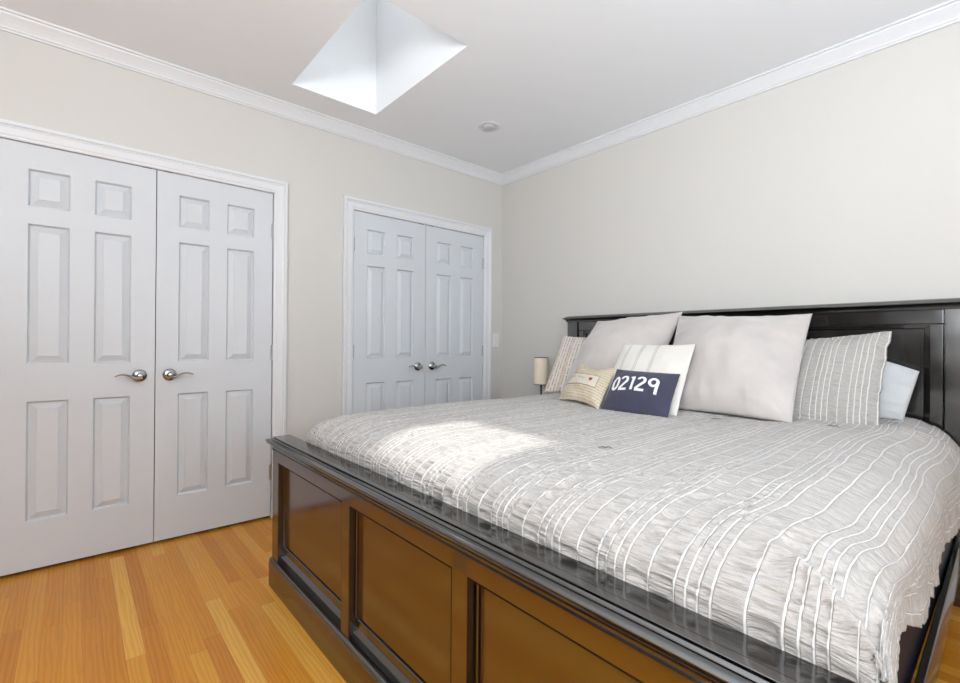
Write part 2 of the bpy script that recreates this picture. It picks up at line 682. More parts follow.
casing('trim_5', D1[0], D1[2], ZT, 'white casing round the nearer closet doors')
casing('trim_6', D2[0], D2[2], ZT, 'white casing round the farther closet doors')

# ------------------------------------------------------------------ closet doors
PZ = ((.246, .819), (.997, 1.668), (1.751, 1.930))


def panel_mesh(y0, y1, z0, z1):
    def ring(i, x):
        return [(x, y0 + i, z0 + i), (x, y1 - i, z0 + i), (x, y1 - i, z1 - i), (x, y0 + i, z1 - i)]
    return MB().rings([ring(0, 0), ring(.002, -.0015), ring(.006, -.0150), ring(.009, -.0175), ring(.036, -.0040), ring(.0375, -.002), ring(.0385, -.002)], cap0=False)


def door(name, ya, yb, hinge_side, label):
    """leaf from ya to yb; hinge_side -1: hinged at ya, handle near yb"""
    gap = .002
    a, b = ya + gap, yb - gap
    wdt = b - a
    org = (0, a, ZB)
    cols = ((a + .103, a + .255), (b - .258, b - .106))
    ys = [a, cols[0][0], cols[0][1], cols[1][0], cols[1][1], b]
    zs = [ZB]
    for z0, z1 in PZ:
        zs += [z0, z1]
    zs.append(ZT)
    m_ = MB()
    for i in range(5):
        for j in range(len(zs) - 1):
            if i in (1, 3) and j in (1, 3, 5):
                continue
            m_.quad((0, ys[i], zs[j]), (0, ys[i + 1], zs[j]), (0, ys[i + 1], zs[j + 1]), (0, ys[i], zs[j + 1]))
    t = -.035
    m_.quad((t, a, ZB), (t, b, ZB), (t, b, ZT), (t, a, ZT))
    m_.quad((0, a, ZB), (t, a, ZB), (t, a, ZT), (0, a, ZT)).quad((0, b, ZB), (t, b, ZB), (t, b, ZT), (0, b, ZT))
    m_.quad((0, a, ZB), (0, b, ZB), (t, b, ZB), (t, a, ZB)).quad((0, a, ZT), (0, b, ZT), (t, b, ZT), (t, a, ZT))
    me = m_.build(name, M_DOOR, origin=org)
    import bmesh
    bm = bmesh.new()
    bm.from_mesh(me.data)
    bmesh.ops.remove_doubles(bm, verts=bm.verts, dist=1e-5)
    bmesh.ops.recalc_face_normals(bm, faces=bm.faces)
    bm.to_mesh(me.data)
    bm.free()
    struct(me, label)
    for (y0, y1) in cols:
        for z0, z1 in PZ:
            panel_mesh(y0, y1, z0, z1).build('raised_panel', M_DOOR, me, (0, y0, z0))
    # hinges
    hy = ya if hinge_side < 0 else yb
    for z in (.29, 1.045, 1.81):
        h = MB().tube([(.004, hy, z - .045), (.004, hy, z + .045)], .0055, 10)
        h.tube([(.004, hy, z - .049), (.004, hy, z - .046)], .0065, 10).tube([(.004, hy, z + .046), (.004, hy, z + .049)], .0065, 10)
        h.box(-.001, .0015, hy - .010, hy + .010, z - .044, z + .044)
        h.build('hinge', M_STEEL, me, (0, hy, z), smooth='auto')
    # catch plate at the head
    cy = (b - .042) if hinge_side < 0 else (a + .050)
    MB().box(-.02, .002, cy - .022, cy + .022, ZT - .0005, ZT + .005).build('catch_plate', M_DARK, me, (0, cy, ZT))
    # lever handle
    s_ = -1 if hinge_side < 0 else 1          # lever points away from the meeting stile
    hy = (yb - .069) if hinge_side < 0 else (ya + .054 + .012)
    hz = .925
    hd = bpy.data.objects.new('door_handle', None)
    COL.objects.link(hd)
    hd.parent = me
    hd.location = (0, hy - org[1], hz - org[2])
    hd.empty_display_size = .03
    MB().lathe([(.033, 0), (.0335, .004), (.031, .008), (.024, .012), (.015, .015), (.012, .022), (.012, .040), (.0, .040)], (0, hy, hz), 36, 'X').build('rosette', M_NICKEL, hd, (0, hy, hz), smooth='auto')
    pts, rad = [], []
    for k in range(21):
        q = k / 20
        y = hy + s_ * (-.010 + q * .118)
        z = hz - .006 - .010 * math.sin(q * math.pi * 1.0) * (1 - q) + .020 * math.sin(max(0, q - .25) / .75 * math.pi * .86) - .002 * q
        x = .047 - .006 * math.sin(q * math.pi)
        pts.append((x, y, z))
        rad.append(.0085 * (1 - q) ** .8 + .0040)
    MB().tube(pts, rad, 12, .62).lathe([(.0, .034), (.0125, .034), (.0135, .044), (.012, .053), (.006, .056), (0, .056)], (0, hy, hz), 24, 'X').build('lever', M_NICKEL, hd, (0, hy, hz), smooth='auto')
    return me


door('door_1', D1[0], D1[1], -1, 'white six-panel closet door at the left edge of the photo, lever handle at its right')
door('door_2', D1[1], D1[2], 1, 'white six-panel closet door just left of the bed footboard')
door('door_3', D2[0], D2[1], -1, 'left leaf of the farther white closet doors behind the bed')
door('door_4', D2[1], D2[2], 1, 'right leaf of the farther white closet doors, nearest the room corner')

# ------------------------------------------------------------------ light switch and ceiling light
sw = thing('light_switch', 'white rocker light switch plate between the farther closet casing and the corner', 'light switch', (0, -.072, 1.14))
MB().box(0, .005, -.107, -.037, 1.08, 1.20).build('cover_plate', M_PLATE, sw, (0, -.072, 1.14), bevel=.002)
MB().box(.004, .009, -.089, -.055, 1.105, 1.175).build('rocker', M_TRIM, sw, (0, -.072, 1.14), bevel=.001)

dl = thing('recessed_light', 'small round white recessed light in the ceiling near the corner', 'ceiling light', (.67, -.768, H))
MB().lathe([(.048, -.0005), (.050, -.004), (.056, -.006), (.074, -.004), (.078, -.0005)], (.67, -.768, H), 48).build('trim_ring', M_TRIM, dl, (.67, -.768, H), smooth='auto')
MB().lathe([(.0, -.001), (.047, -.001), (.0475, -.003), (.040, -.012), (.026, -.016), (0, -.017)], (.67, -.768, H), 40).build('lens', mat('frosted_lens', (.55, .55, .55), .4), dl, (.67, -.768, H), smooth='auto')

# ------------------------------------------------------------------ bed frame
bed = thing('bed', 'dark espresso panelled king bed frame with tall headboard', 'bed', (1.91, -1.15, 0))
FX0, FX1 = .852, 2.995      # footboard body
HX0, HX1 = .818, 2.974      # headboard body


def sweep_x(prof, x0, x1, ret=True):
    """profile of (y, z) swept along X"""
    return MB().rings([[(x0, y, z) for y, z in prof], [(x1, y, z) for y, z in prof]])


def cap_sweep(prof, x0, x1, ends):
    """front profile (out, z) returned round both ends; out = projection beyond the body; yb back"""
    yf, yb = ends
    rs = []
    for (x, sx, y, sy) in ((x0, -1, yb, 0), (x0, -1, yf, -1), (x1, 1, yf, -1), (x1, 1, yb, 0)):
        rs.append([(x + sx * o_, y + sy * o_, z) for o_, z in prof])
    return rs


# footboard: y front -2.250
FY = -2.246
foot = bpy.data.objects.new('footboard', None)
COL.objects.link(foot)
foot.parent = bed
foot.location = (0, -1.11, 0)
FO = (1.91, -2.26, 0)


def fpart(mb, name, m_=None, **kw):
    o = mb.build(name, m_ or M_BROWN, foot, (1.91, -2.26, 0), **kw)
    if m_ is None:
        # floor reflection painted brown on broad faces, recess shade black on returns and mouldings
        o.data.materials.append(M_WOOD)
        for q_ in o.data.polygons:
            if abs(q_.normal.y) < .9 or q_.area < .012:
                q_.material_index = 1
    return o


FB = FY + .075     # back of footboard
# top cap
cp = [(-.02, .6785), (.0, .6785), (.001, .6775), (-.0025, .6757), (-.0025, .6750), (.001, .6735), (.003, .6728), (.007, .6680), (.010, .6682), (.018, .6676), (.024, .6650), (.0268, .6620), (.0258, .6592), (.0175, .6580), (.0175, .6552), (.0222, .6556), (.0236, .6530), (.0222, .6502), (.017, .6490), (.011, .6430), (.006, .6340), (.003, .6262), (.003, .6232), (.006, .6228), (.006, .6205), (-.02, .6205)]
b_ = MB().rings(cap_sweep(cp, FX0, FX1, (FY, FB)), cap0=True, cap1=True)
b_.box(FX0 + .019, FX1 - .019, FY + .019, FB, .6205, .6785)
fpart(b_, 'cap_moulding', M_WOOD, smooth='auto')
# posts, stiles, rails
PANELS = ((.930, 1.578), (1.640, 2.190), (2.256, 2.924))
zlo, zhi = .172, .568
fr = MB()
ch, cdp = .0050, .0022
xs = [FX0]
for px0, px1 in PANELS:
    xs += [px0 - ch, px1 + ch]
xs.append(FX1)
zs_ = [.120, zhi + ch, .640]
for i in range(7):
    for j in range(2):
        if i in (1, 3, 5) and j == 0:
            continue
        fr.quad((xs[i], FY, zs_[j]), (xs[i + 1], FY, zs_[j]), (xs[i + 1], FY, zs_[j + 1]), (xs[i], FY, zs_[j + 1]))
for px0, px1 in PANELS:
    # groove round each opening, its shade put in as black, then the return
    for e0, y0, e1, y1 in ((ch, FY, ch * .5, FY + .006), (ch * .5, FY + .006, 0, FY + .0008), (0, FY + .0008, 0, FB)):
        fr.quad((px0 - e0, y0, .12), (px0 - e1, y1, .12), (px0 - e1, y1, zhi + e1), (px0 - e0, y0, zhi + e0))
        fr.quad((px1 + e1, y1, .12), (px1 + e0, y0, .12), (px1 + e0, y0, zhi + e0), (px1 + e1, y1, zhi + e1))
        fr.quad((px0 - e0, y0, zhi + e0), (px0 - e1, y1, zhi + e1), (px1 + e1, y1, zhi + e1), (px1 + e0, y0, zhi + e0))
fr.quad((FX0, FY, .12), (FX0, FY, .64), (FX0, FB, .64), (FX0, FB, .12)).quad((FX1, FY, .12), (FX1, FB, .12), (FX1, FB, .64), (FX1, FY, .64))
fr.quad((FX0, FB, .12), (FX0, FB, .64), (FX1, FB, .64), (FX1, FB, .12))
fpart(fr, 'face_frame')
br = sweep_x([(FY + .020, .118), (FY + .020, .150), (FY + .013, .152), (FY + .010, .156), (FY + .012, .161), (FY + .020, .167), (FY + .023, .172), (FY + .022, .196), (FB, .196), (FB, .118)], PANELS[0][0] - .001, PANELS[2][1] + .001)
fpart(br, 'bottom_rail', M_WOOD, smooth='auto')


def recess_panel(x0, x1, z0, z1, y):
    def ring(i, yy):
        return [(x0 + i, yy, z0 + i), (x1 - i, yy, z0 + i), (x1 - i, yy, z1 - i), (x0 + i, yy, z1 - i)]
    return MB().rings([ring(0, y - .001), ring(.004, y - .001), ring(.005, y - .004), ring(.008, y - .0055), ring(.011, y - .004), ring(.012, y + .003), ring(.0150, y + .003), ring(.016, y)], cap0=False)


for px0, px1 in PANELS:
    p_ = recess_panel(px0, px1, .190, zhi, FY + .026)
    p_.box(px0, px1, FY + .034, FB - .005, .190, zhi)
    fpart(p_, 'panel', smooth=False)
# plinth with moulded top
pl = [(-.02, 0), (.011, 0), (.011, .108), (.009, .111), (.008, .114), (.0095, .116), (.009, .120), (.004, .127), (-.004, .130), (-.02, .130)]
b_ = MB().rings(cap_sweep(pl, FX0, FX1, (FY, FB)))
b_.box(FX0 + .019, FX1 - .019, FY + .019, FB, 0, .130)
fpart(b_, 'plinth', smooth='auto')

# headboard
head = bpy.data.objects.new('headboard', None)
COL.objects.link(head)
head.parent = bed
head.location = (0, 1.10, 0)
HY, HB = -.080, -.022


def hpart(mb, name, **kw):
    return mb.build(name, M_WOOD, head, (1.91, -.05, 0), **kw)


cp = [(-.02, 1.3215), (-.006, 1.3215), (.006, 1.3170), (.018, 1.3095), (.028, 1.3055), (.030, 1.3035), (.029, 1.3005), (.022, 1.2985), (.014, 1.2930), (.010, 1.2880), (.007, 1.2860), (.006, 1.2800), (.0, 1.2740), (-.02, 1.2740)]
b_ = MB().rings(cap_sweep(cp, HX0, HX1, (HY, HB)))
b_.box(HX0 + .019, HX1 - .019, HY + .019, HB, 1.274, 1.3215)
hpart(b_, 'cap_moulding', smooth='auto')
hpart(MB().box(HX0, HX0 + .094, HY, HB, 0, 1.290), 'post', bevel=.003)
hpart(MB().box(HX1 - .097, HX1, HY, HB, 0, 1.290), 'post', bevel=.003)
ha, hb = HX0 + .098, HX1 - .101
hpart(MB().box(ha, hb, HY + .008, HB, 1.212, 1.290), 'top_rail', bevel=.003)
HP = ((ha + .045, 1.585), (1.655, 2.165), (2.235, hb - .045))
for a, b in ((ha, HP[0][0]), (HP[0][1], HP[1][0]), (HP[1][1], HP[2][0]), (HP[2][1], hb)):
    hpart(MB().box(a, b, HY + .010, HB, .30, 1.210), 'stile', bevel=.003)
hpart(MB().box(ha, hb, HY + .012, HB, .30, .50), 'bottom_rail', bevel=.003)
for a, b in HP:
    y = HY + .012

    def ring(i, yy, z0=.50, z1=1.210):
        return [(a + i, yy, z0 + i), (b - i, yy, z0 + i), (b - i, yy, z1 - i), (a + i, yy, z1 - i)]
    p_ = MB().rings([ring(0, y), ring(.016, y + .004), ring(.020, y + .014), ring(.030, y + .014), ring(.0305, y + .012), ring(.034, y + .012), ring(.0345, y + .016), ring(.05, y + .016)], cap0=False)
    p_.box(a, b, HY + .03, HB - .004, .50, 1.205)
    hpart(p_, 'panel')

# side rails
for (xa, xb, t_) in ((HX0 + .045, FX0 + .040, 1), (HX1 - .040, FX1 - .045, -1)):
    rs = []
    for x, y in ((xa, HY + .01), (xb, FB - .002)):
        o_, i_ = (x, x + t_ * .020)
        rs.append([(o_, y, .19), (o_, y, .294), (o_ + t_ * .004, y, .300), (i_ - t_ * .003, y, .300), (i_, y, .296), (i_, y, .19)])
    MB().rings(rs).build('side_rail', M_WOOD, bed, (1.91, -1.15, 0), smooth='auto')
for y in (-.35, -.8, -1.25, -1.7, -2.05):
    MB().box(HX0 + .066, HX1 - .085, y - .045, y + .045, .205, .225).build('slat', M_WOOD, bed, (1.91, -1.15, 0))

# ------------------------------------------------------------------ box spring, mattress
def soft_box(x0, x1, y0, y1, z0, z1, rad, n=6):
    def ring(z, i):
        pts = []
        for (cx, cy, a0) in ((x1 - rad, y1 - rad, 0), (x0 + rad, y1 - rad, 90), (x0 + rad, y0 + rad, 180), (x1 - rad, y0 + rad, 270)):
            for k in range(n + 1):
                a = math.radians(a0 + 90 * k / n)
                pts.append((cx + (rad - i) * math.cos(a), cy + (rad - i) * math.sin(a), z))
        return pts
    e = .035
    rs = []
    for k in range(6):
        a = math.pi / 2 * k / 5
        rs.append(ring(z0 + e * (1 - math.sin(a)), e * (1 - math.cos(a))))
    rs = rs[::-1]
    rs2 = [ring(z1 - e * (1 - math.sin(math.pi / 2 * k / 5)), e * (1 - math.cos(math.pi / 2 * k / 5))) for k in range(6)]
    rs = [ring(z0 + e * (1 - math.sin(math.pi / 2 * k / 5)), e * (1 - math.cos(math.pi / 2 * k / 5))) for k in range(5, -1, -1)][::-1]
    low = [ring(z0 + e * (1 - math.cos(math.pi / 2 * k / 5)), e * (1 - math.sin(math.pi / 2 * k / 5))) for k in range(6)]
    high = [ring(z1 - e * (1 - math.cos(math.pi / 2 * k / 5)), e * (1 - math.sin(math.pi / 2 * k / 5))) for k in range(5, -1, -1)]
    return MB().rings(low + high)


bs = soft_box(.915, 2.911, -2.115, -.10, .226, .50, .09)
# soft drape folds in the satin cover on the visible side
bx = bs.build('box_spring', M_BOXC, None, (1.91, -1.1, .226), smooth=True)
tag(bx, 'black satin covered box spring showing between comforter hem and right side rail', 'box spring')
mt = soft_box(.985, 2.865, -2.06, -.105, .502, .735, .20).build('mattress', M_MATT, None, (1.91, -1.1, .502), smooth=True)
tag(mt, 'king mattress hidden under the striped comforter', 'mattress')

# ------------------------------------------------------------------ comforter
rng = np.random.default_rng(11)


def vnoise1(x, seed):
    """smooth 1-D value noise"""
    tab = np.random.default_rng(seed).uniform(-1, 1, 4096)
    i = np.floor(x).astype(int)
    t = x - i
    t = t * t * (3 - 2 * t)
    return tab[i % 4096] * (1 - t) + tab[(i + 1) % 4096] * t


def vnoise2(x, y, seed):
    tab = np.random.default_rng(seed).uniform(-1, 1, (256, 256))
    i, j = np.floor(x).astype(int), np.floor(y).astype(int)
    a, b = x - i, y - j
    a, b = a * a * (3 - 2 * a), b * b * (3 - 2 * b)
    t00, t10 = tab[i % 256, j % 256], tab[(i + 1) % 256, j % 256]
    t01, t11 = tab[i % 256, (j + 1) % 256], tab[(i + 1) % 256, (j + 1) % 256]
    return (t00 * (1 - a) + t10 * a) * (1 - b) + (t01 * (1 - a) + t11 * a) * b


def sstep(a, b, x):
    t = np.clip((x - a) / (b - a), 0, 1)
    return t * t * (3 - 2 * t)


CCX, CHX = 1.925, 1.022
CY0, CYF = -.115, -2.172
CZ = .792


def edge_profile(d, lim, rx, rz, tail_out):
    """distance d measured from the centre line along the cloth -> (horizontal, drop)"""
    flat = lim - rx
    arc = (rx + rz) * .5 * math.pi / 2
    th = np.clip((d - flat) / arc, 0, 1) * math.pi / 2
    hor = np.where(d < flat, d, flat + rx * np.sin(th))
    drop = rz * (1 - np.cos(th))
    tail = np.clip(d - flat - arc, 0, None)
    return hor + tail * tail_out, drop + tail * math.sqrt(1 - tail_out ** 2)


NP, NQ = 600, 780
pmax, qmax = 1.225, 2.245
p = np.linspace(-pmax, pmax, NP)
q = np.linspace(0, qmax, NQ)
P, Q = np.meshgrid(p, q, indexing='ij')
hor, dx = edge_profile(np.abs(P), CHX, .20, .165, .06)
fy, dy = edge_profile(Q, CY0 - CYF, .24, .095, -.05)
near_foot = sstep(1.25, 2.06, Q)
right = P > 0
# the hem is gathered up towards the foot corners
dx = dx * (1 - .62 * near_foot)
flare = np.where(P > 0, .034 * sstep(1.65, 2.06, Q) * sstep(.85, 1.2, P), -.165 * sstep(1.70, 2.12, Q) ** 1.5 * sstep(.55, 1.1, -P))
k = 2.2
drop = (np.abs(dx) ** k + np.abs(dy) ** k + 1e-12) ** (1 / k)
X = CCX + np.sign(P) * (hor + flare)
Y = CY0 - fy
Z = CZ - drop
# soft lumps and the dip at the sides
Z += .007 * vnoise2(P * 3.1 + 20, Q * 2.6 + 9, 1) + .004 * vnoise2(P * 7 + 40, Q * 6 + 3, 2)
Z -= .010 * (np.abs(P) / 1.0) ** 2 * (P < 0)
# right-hand side: broad diagonal swags
sw_ = sstep(.55, .95, P)
diag = Q * 3.2 + P * 1.9
hem0 = sstep(.95, 1.15, P)
Z += sw_ * .010 * vnoise1(diag * 1.7 + 30, 4)
X += sw_ * (1 - .7 * hem0) * .015 * vnoise1(Q * 5 + 5 + P * 2, 5) + .005 * vnoise1(Q * 7 + 15, 7) * sstep(-.2, .6, P)
# fold running from the top down to the foot corner
fold = (P - .90) - 1.55 * (Q - 1.915)
fm = sstep(.80, .95, P) * sstep(1.84, 1.96, Q)
Z += fm * (.022 * np.exp(-(fold / .045) ** 2) - .030 * np.exp(-((fold - .085) / .05) ** 2))
# scalloped hem at the right side
hem = sstep(1.09, 1.225, np.abs(P)) * (1 - .8 * near_foot)
X += hem * np.sign(P) * (.009 * vnoise1(Q * 26, 8) + .007 * vnoise1(Q * 11, 9))
Z += hem * (.010 * vnoise1(Q * 19 + 7, 10) + .010 * vnoise1(Q * 6 + 3, 12))

# seersucker puckers between the woven stripes (real relief)
UU = P + 5.0
frac = np.mod(UU, PERIOD) - .008
edges = list(STRIPE_POS) + [PERIOD]
puck = np.zeros_like(P)
period_id = np.floor(UU / PERIOD).astype(int)
foot_gain = sstep(1.45, 2.0, Q)
for bi in range(5):
    a, b = edges[bi] + ST_W, edges[bi + 1] - ST_W
    inside = (frac > a) & (frac < b) if bi < 4 else ((frac > a) | (frac < 0))
    wdt = b - a
    tloc = np.clip((np.where(frac < 0, frac + PERIOD, frac) - a) / wdt, 0, 1)
    win = np.sin(np.pi * tloc) ** .5
    key = period_id * 5 + bi
    fr_ = (44 if wdt > .03 else 58)
    n1 = vnoise1(Q * fr_ + key * 37.7, 21)
    n2 = vnoise1(Q * fr_ * 1.7 + key * 17.3, 22)
    groove = np.exp(-(n1 / .34) ** 2) + .55 * np.exp(-(n2 / .28) ** 2) * (n1 > 0)
    strength = .45 + .55 * np.clip(.5 + 1.2 * vnoise1(Q * 13 + key * 7.1, 33), 0, 1)
    amp = (.0075 if wdt > .03 else .0055) * (.8 + .8 * foot_gain)
    puck -= np.where(inside, groove * strength * amp * win, 0)
    puck += np.where(inside, .0012 * win, 0)
puck *= 1 - .85 * sstep(1.0, 1.2, np.abs(P)) * near_foot

# move along normals
def normals(X, Y, Z):
    ax = [np.gradient(A, axis=0) for A in (X, Y, Z)]
    ay = [np.gradient(A, axis=1) for A in (X, Y, Z)]
    n = np.array([ax[1] * ay[2] - ax[2] * ay[1], ax[2] * ay[0] - ax[0] * ay[2], ax[0] * ay[1] - ax[1] * ay[0]])
    return n / (np.linalg.norm(n, axis=0) + 1e-12)


nr = normals(X, Y, Z)
if nr[2, NP // 2, NQ // 2] < 0:
    nr = -nr
X, Y, Z = X + nr[0] * puck, Y + nr[1] * puck, Z + nr[2] * puck


def grid_object(name, X, Y, Z, U, V, material, origin, thickness=0):
    n0, n1 = X.shape
    co = np.stack([X - origin[0], Y - origin[1], Z - origin[2]], -1).reshape(-1, 3)
    idx = np.arange(n0 * n1).reshape(n0, n1)
    quads = np.stack([idx[:-1, :-1], idx[1:, :-1], idx[1:, 1:], idx[:-1, 1:]], -1).reshape(-1, 4)
    me = bpy.data.meshes.new(name)
    me.vertices.add(len(co))
    me.vertices.foreach_set('co', co.ravel())
    me.loops.add(quads.size)
    me.loops.foreach_set('vertex_index', quads.ravel().astype(np.int32))
    me.polygons.add(len(quads))
    me.polygons.foreach_set('loop_start', np.arange(0, quads.size, 4, dtype=np.int32))
    me.polygons.foreach_set('use_smooth', np.ones(len(quads), dtype=bool))
    me.update(calc_edges=True)
    uvl = me.uv_layers.new(name='UVMap')
    uvv = np.stack([U, V], -1).reshape(-1, 2)[quads.ravel()]
    uvl.data.foreach_set('uv', uvv.ravel())
    me.validate()
    o = bpy.data.objects.new(name, me)
    me.materials.append(material)
    o.location = origin
    COL.objects.link(o)
    if thickness:
        s_ = o.modifiers.new('cloth_thickness', 'SOLIDIFY')
        s_.thickness = thickness
        s_.offset = -1
    return o


comf = grid_object('comforter', X, Y, Z, UU, Q, M_COMF, (CCX, -1.15, .5), .006)
if comf.data.polygons[NP * NQ // 2].normal.z < 0:
    comf.data.flip_normals()
tag(comf, 'grey seersucker comforter with white woven stripes spread over the king bed', 'comforter')

# little knotted tufts on the comforter
CG = (X, Y, Z)
for (tx, ty, ang) in ((2.255, -1.696, .5), (2.223, -.819, .35), (2.62, -.727, -.3)):
    i, j = np.unravel_index(np.argmin((X - tx) ** 2 + (Y - ty) ** 2 + (Z < .6) * 9), X.shape)
    x, y, z = X[i, j], Y[i, j], Z[i, j] + .004
    dxx, dyy = .022 * math.cos(ang), .022 * math.sin(ang)
    tf = MB().tube([(x - dxx, y - dyy, z), (x - dxx * .4, y - dyy * .4, z + .003), (x, y, z + .001), (x + dxx * .4, y + dyy * .4, z + .004), (x + dxx, y + dyy, z)], [.001, .0022, .002, .0022, .001], 8)
    o = tf.build('tuft', M_THREAD, comf, (x, y, z), smooth=True)

# ------------------------------------------------------------------ pillows
class Pillow:
    def __init__(s, BL, BR, TL, TR, front, back, pinch=.05, power=.5, wr=.004, seed=1, flange=0.0, sag=.0, crease=0.0, ruffle=0.0):
        s.c = [np.array(a, float) for a in (BL, BR, TL, TR)]
        nrm = np.cross(s.c[1] - s.c[0], s.c[2] - s.c[0])
        s.n = nrm / np.linalg.norm(nrm)
        if s.n[1] > 0:
            s.n = -s.n
        s.front, s.back, s.pinch, s.power, s.wr, s.seed, s.flange, s.sag, s.crease = front, back, pinch, power, wr, seed, flange, sag, crease
        s.ruffle = ruffle
        s.w = np.linalg.norm(s.c[1] - s.c[0])
        s.h = np.linalg.norm(s.c[2] - s.c[0])

    def ev(s, u, v, side):
        """u, v in -1..1"""
        u, v = np.asarray(u, float), np.asarray(v, float)
        pu, pv = s.pinch if isinstance(s.pinch, tuple) else (s.pinch, s.pinch)
        uu = u * (1 - pu * (1 - v * v))
        vv = v * (1 - pv * (1 - u * u) * np.where(v > 0, 1.0, .5))
        if s.ruffle:
            uu = uu + s.ruffle * np.abs(u) ** 6 * np.sign(u) * vnoise1(v * 8 + 60 + u, s.seed + 40)
            vv = vv + s.ruffle * np.abs(v) ** 6 * np.sign(v) * vnoise1(u * 11 + 80 + v, s.seed + 41)
        a, b = (uu + 1) / 2, (vv + 1) / 2
        pos = sum(np.multiply.outer(w_, c_) for w_, c_ in zip(((1 - a) * (1 - b), a * (1 - b), (1 - a) * b, a * b), s.c))
        fu = np.clip((1 - np.abs(u)) / 1.0 - s.flange, 0, 1) / (1 - s.flange)
        fv = np.clip((1 - np.abs(v)) / 1.0 - s.flange, 0, 1) / (1 - s.flange)
        b1 = (np.clip(fu * (2 - fu) * fv * (2 - fv), 0, 1)) ** s.power
        b1 = b1 * (1 - s.sag * v)
        T = s.front if side > 0 else -s.back
        edge = np.clip(np.minimum(1 - np.abs(u), 1 - np.abs(v)) * 6, 0, 1)
        wr = s.wr * edge * (vnoise2(u * 2.2 + 30 + s.seed * 7, v * 2.2 + 30, s.seed) + .6 * vnoise2(u * 5 + 50, v * 4 + 40 + s.seed, s.seed + 3))
        # pulls radiating from the seams
        per = np.where(np.abs(u) > np.abs(v), v * 9, u * 9)
        pull = np.clip(np.maximum(np.abs(u), np.abs(v)) - .55, 0, 1) * np.clip((1 - np.maximum(np.abs(u), np.abs(v))) * 5, 0, 1)
        wr = wr + s.wr * 2.0 * pull * vnoise1(per + 40 + s.seed * 3, s.seed + 5)
        if s.crease:
            wr = wr - s.crease * edge * np.exp(-((u + .05 - .25 * v) / .22) ** 2) * np.clip(v, 0, 1)
        if s.flange:
            wr = wr + .003 * vnoise1(per * 1.6 + 9, s.seed + 8) * (b1 < .3)
        d = T * b1 + (wr if side > 0 else -wr)
        edge0 = (np.abs(u) >= 1) | (np.abs(v) >= 1)
        d = np.where(edge0, 0, d)
        return pos + np.multiply.outer(d, s.n)

    def build(s, name, material, label, group, n=56, uvscale=None):
        t = np.sin(np.linspace(-1, 1, n) * math.pi / 2) * .5 + np.linspace(-1, 1, n) * .5
        t[0], t[-1] = -1, 1
        U, V = np.meshgrid(t, t, indexing='ij')
        A = s.ev(U, V, 1)
        B = s.ev(U, V, -1)
        origin = (s.c[0] + s.c[1]) / 2
        co = list(map(tuple, (A - origin).reshape(-1, 3)))
        ia = np.arange(n * n).reshape(n, n)
        ib = -np.ones((n, n), int)
        extra = []
        k = n * n
        for i in range(n):
            for j in range(n):
                if i in (0, n - 1) or j in (0, n - 1):
                    ib[i, j] = ia[i, j]
                else:
                    ib[i, j] = k
                    extra.append(tuple(B[i, j] - origin))
                    k += 1
        co += extra
        faces, uvs = [], []
        su, sv = (s.w, s.h) if uvscale is None else uvscale

        def uvof(i, j):
            return ((t[i] + 1) / 2 * su, (t[j] + 1) / 2 * sv)
        for i in range(n - 1):
            for j in range(n - 1):
                cs = ((i, j), (i + 1, j), (i + 1, j + 1), (i, j + 1))
                faces.append(tuple(int(ia[c_]) for c_ in cs))
                uvs += [uvof(*c_) for c_ in cs]
                cs = cs[::-1]
                faces.append(tuple(int(ib[c_]) for c_ in cs))
                uvs += [uvof(*c_) for c_ in cs]
        me = bpy.data.meshes.new(name)
        me.from_pydata(co, [], faces)
        me.update()
        uvl = me.uv_layers.new(name='UVMap')
        uvl.data.foreach_set('uv', np.array(uvs).ravel())
        me.polygons.foreach_set('use_smooth', np.ones(len(faces), dtype=bool))
        if me.polygons[2 * (n * n // 2)].normal.dot(Vector(s.n)) < 0:
            me.flip_normals()
        o = bpy.data.objects.new(name, me)
        me.materials.append(material)
        o.location = origin
        COL.objects.link(o)
        tag(o, label, 'pillow', group)
        s.o, s.origin = o, origin
        return o

    def ribbon(s, paths, name, material, half, off=.0018, parent=None, closed=False):
        """flat strokes lying on the front face; paths in 0..1 coordinates, half width in metres"""
        mb = MB()
        for path in paths:
            pts = [np.array(q_, float) for q_ in path]
            L, R = [], []
            sc = np.array([s.w, s.h])
            for k, q_ in enumerate(pts):
                a = pts[max(k - 1, 0)] * sc
                b = pts[min(k + 1, len(pts) - 1)] * sc
                d = b - a
                d /= np.linalg.norm(d) + 1e-12
                nn = np.array([-d[1], d[0]])
                L.append(q_ + nn * half / sc)
                R.append(q_ - nn * half / sc)
            base = len(mb.v)
            rows = []
            for l_, r_ in zip(L, R):
                rows.append([l_ + (r_ - l_) * f_ for f_ in (0, .25, .5, .75, 1)])
            for row in rows:
                for q_ in row:
                    w_ = s.ev(q_[0] * 2 - 1, q_[1] * 2 - 1, 1) + s.n * off
                    mb.v.append(tuple(w_))
            for k in range(len(rows) - 1):
                for j in range(4):
                    a = base + k * 5 + j
                    mb.f.append((a, a + 1, a + 6, a + 5))
        return mb.build(name, material, parent if parent else s.o, tuple(s.origin), smooth=True)

    def patch(s, poly_fn, nu, nv, name, material, off, parent=None):
        mb = MB()
        for i in range(nu + 1):
            for j in range(nv + 1):
                a, b = poly_fn(i / nu, j / nv)
                mb.v.append(tuple(s.ev(a * 2 - 1, b * 2 - 1, 1) + s.n * off))
        for i in range(nu):
            for j in range(nv):
                k_ = i * (nv + 1) + j
                mb.f.append((k_, k_ + 1, k_ + nv + 2, k_ + nv + 1))
        return mb.build(name, material, parent if parent else s.o, tuple(s.origin), smooth=True)


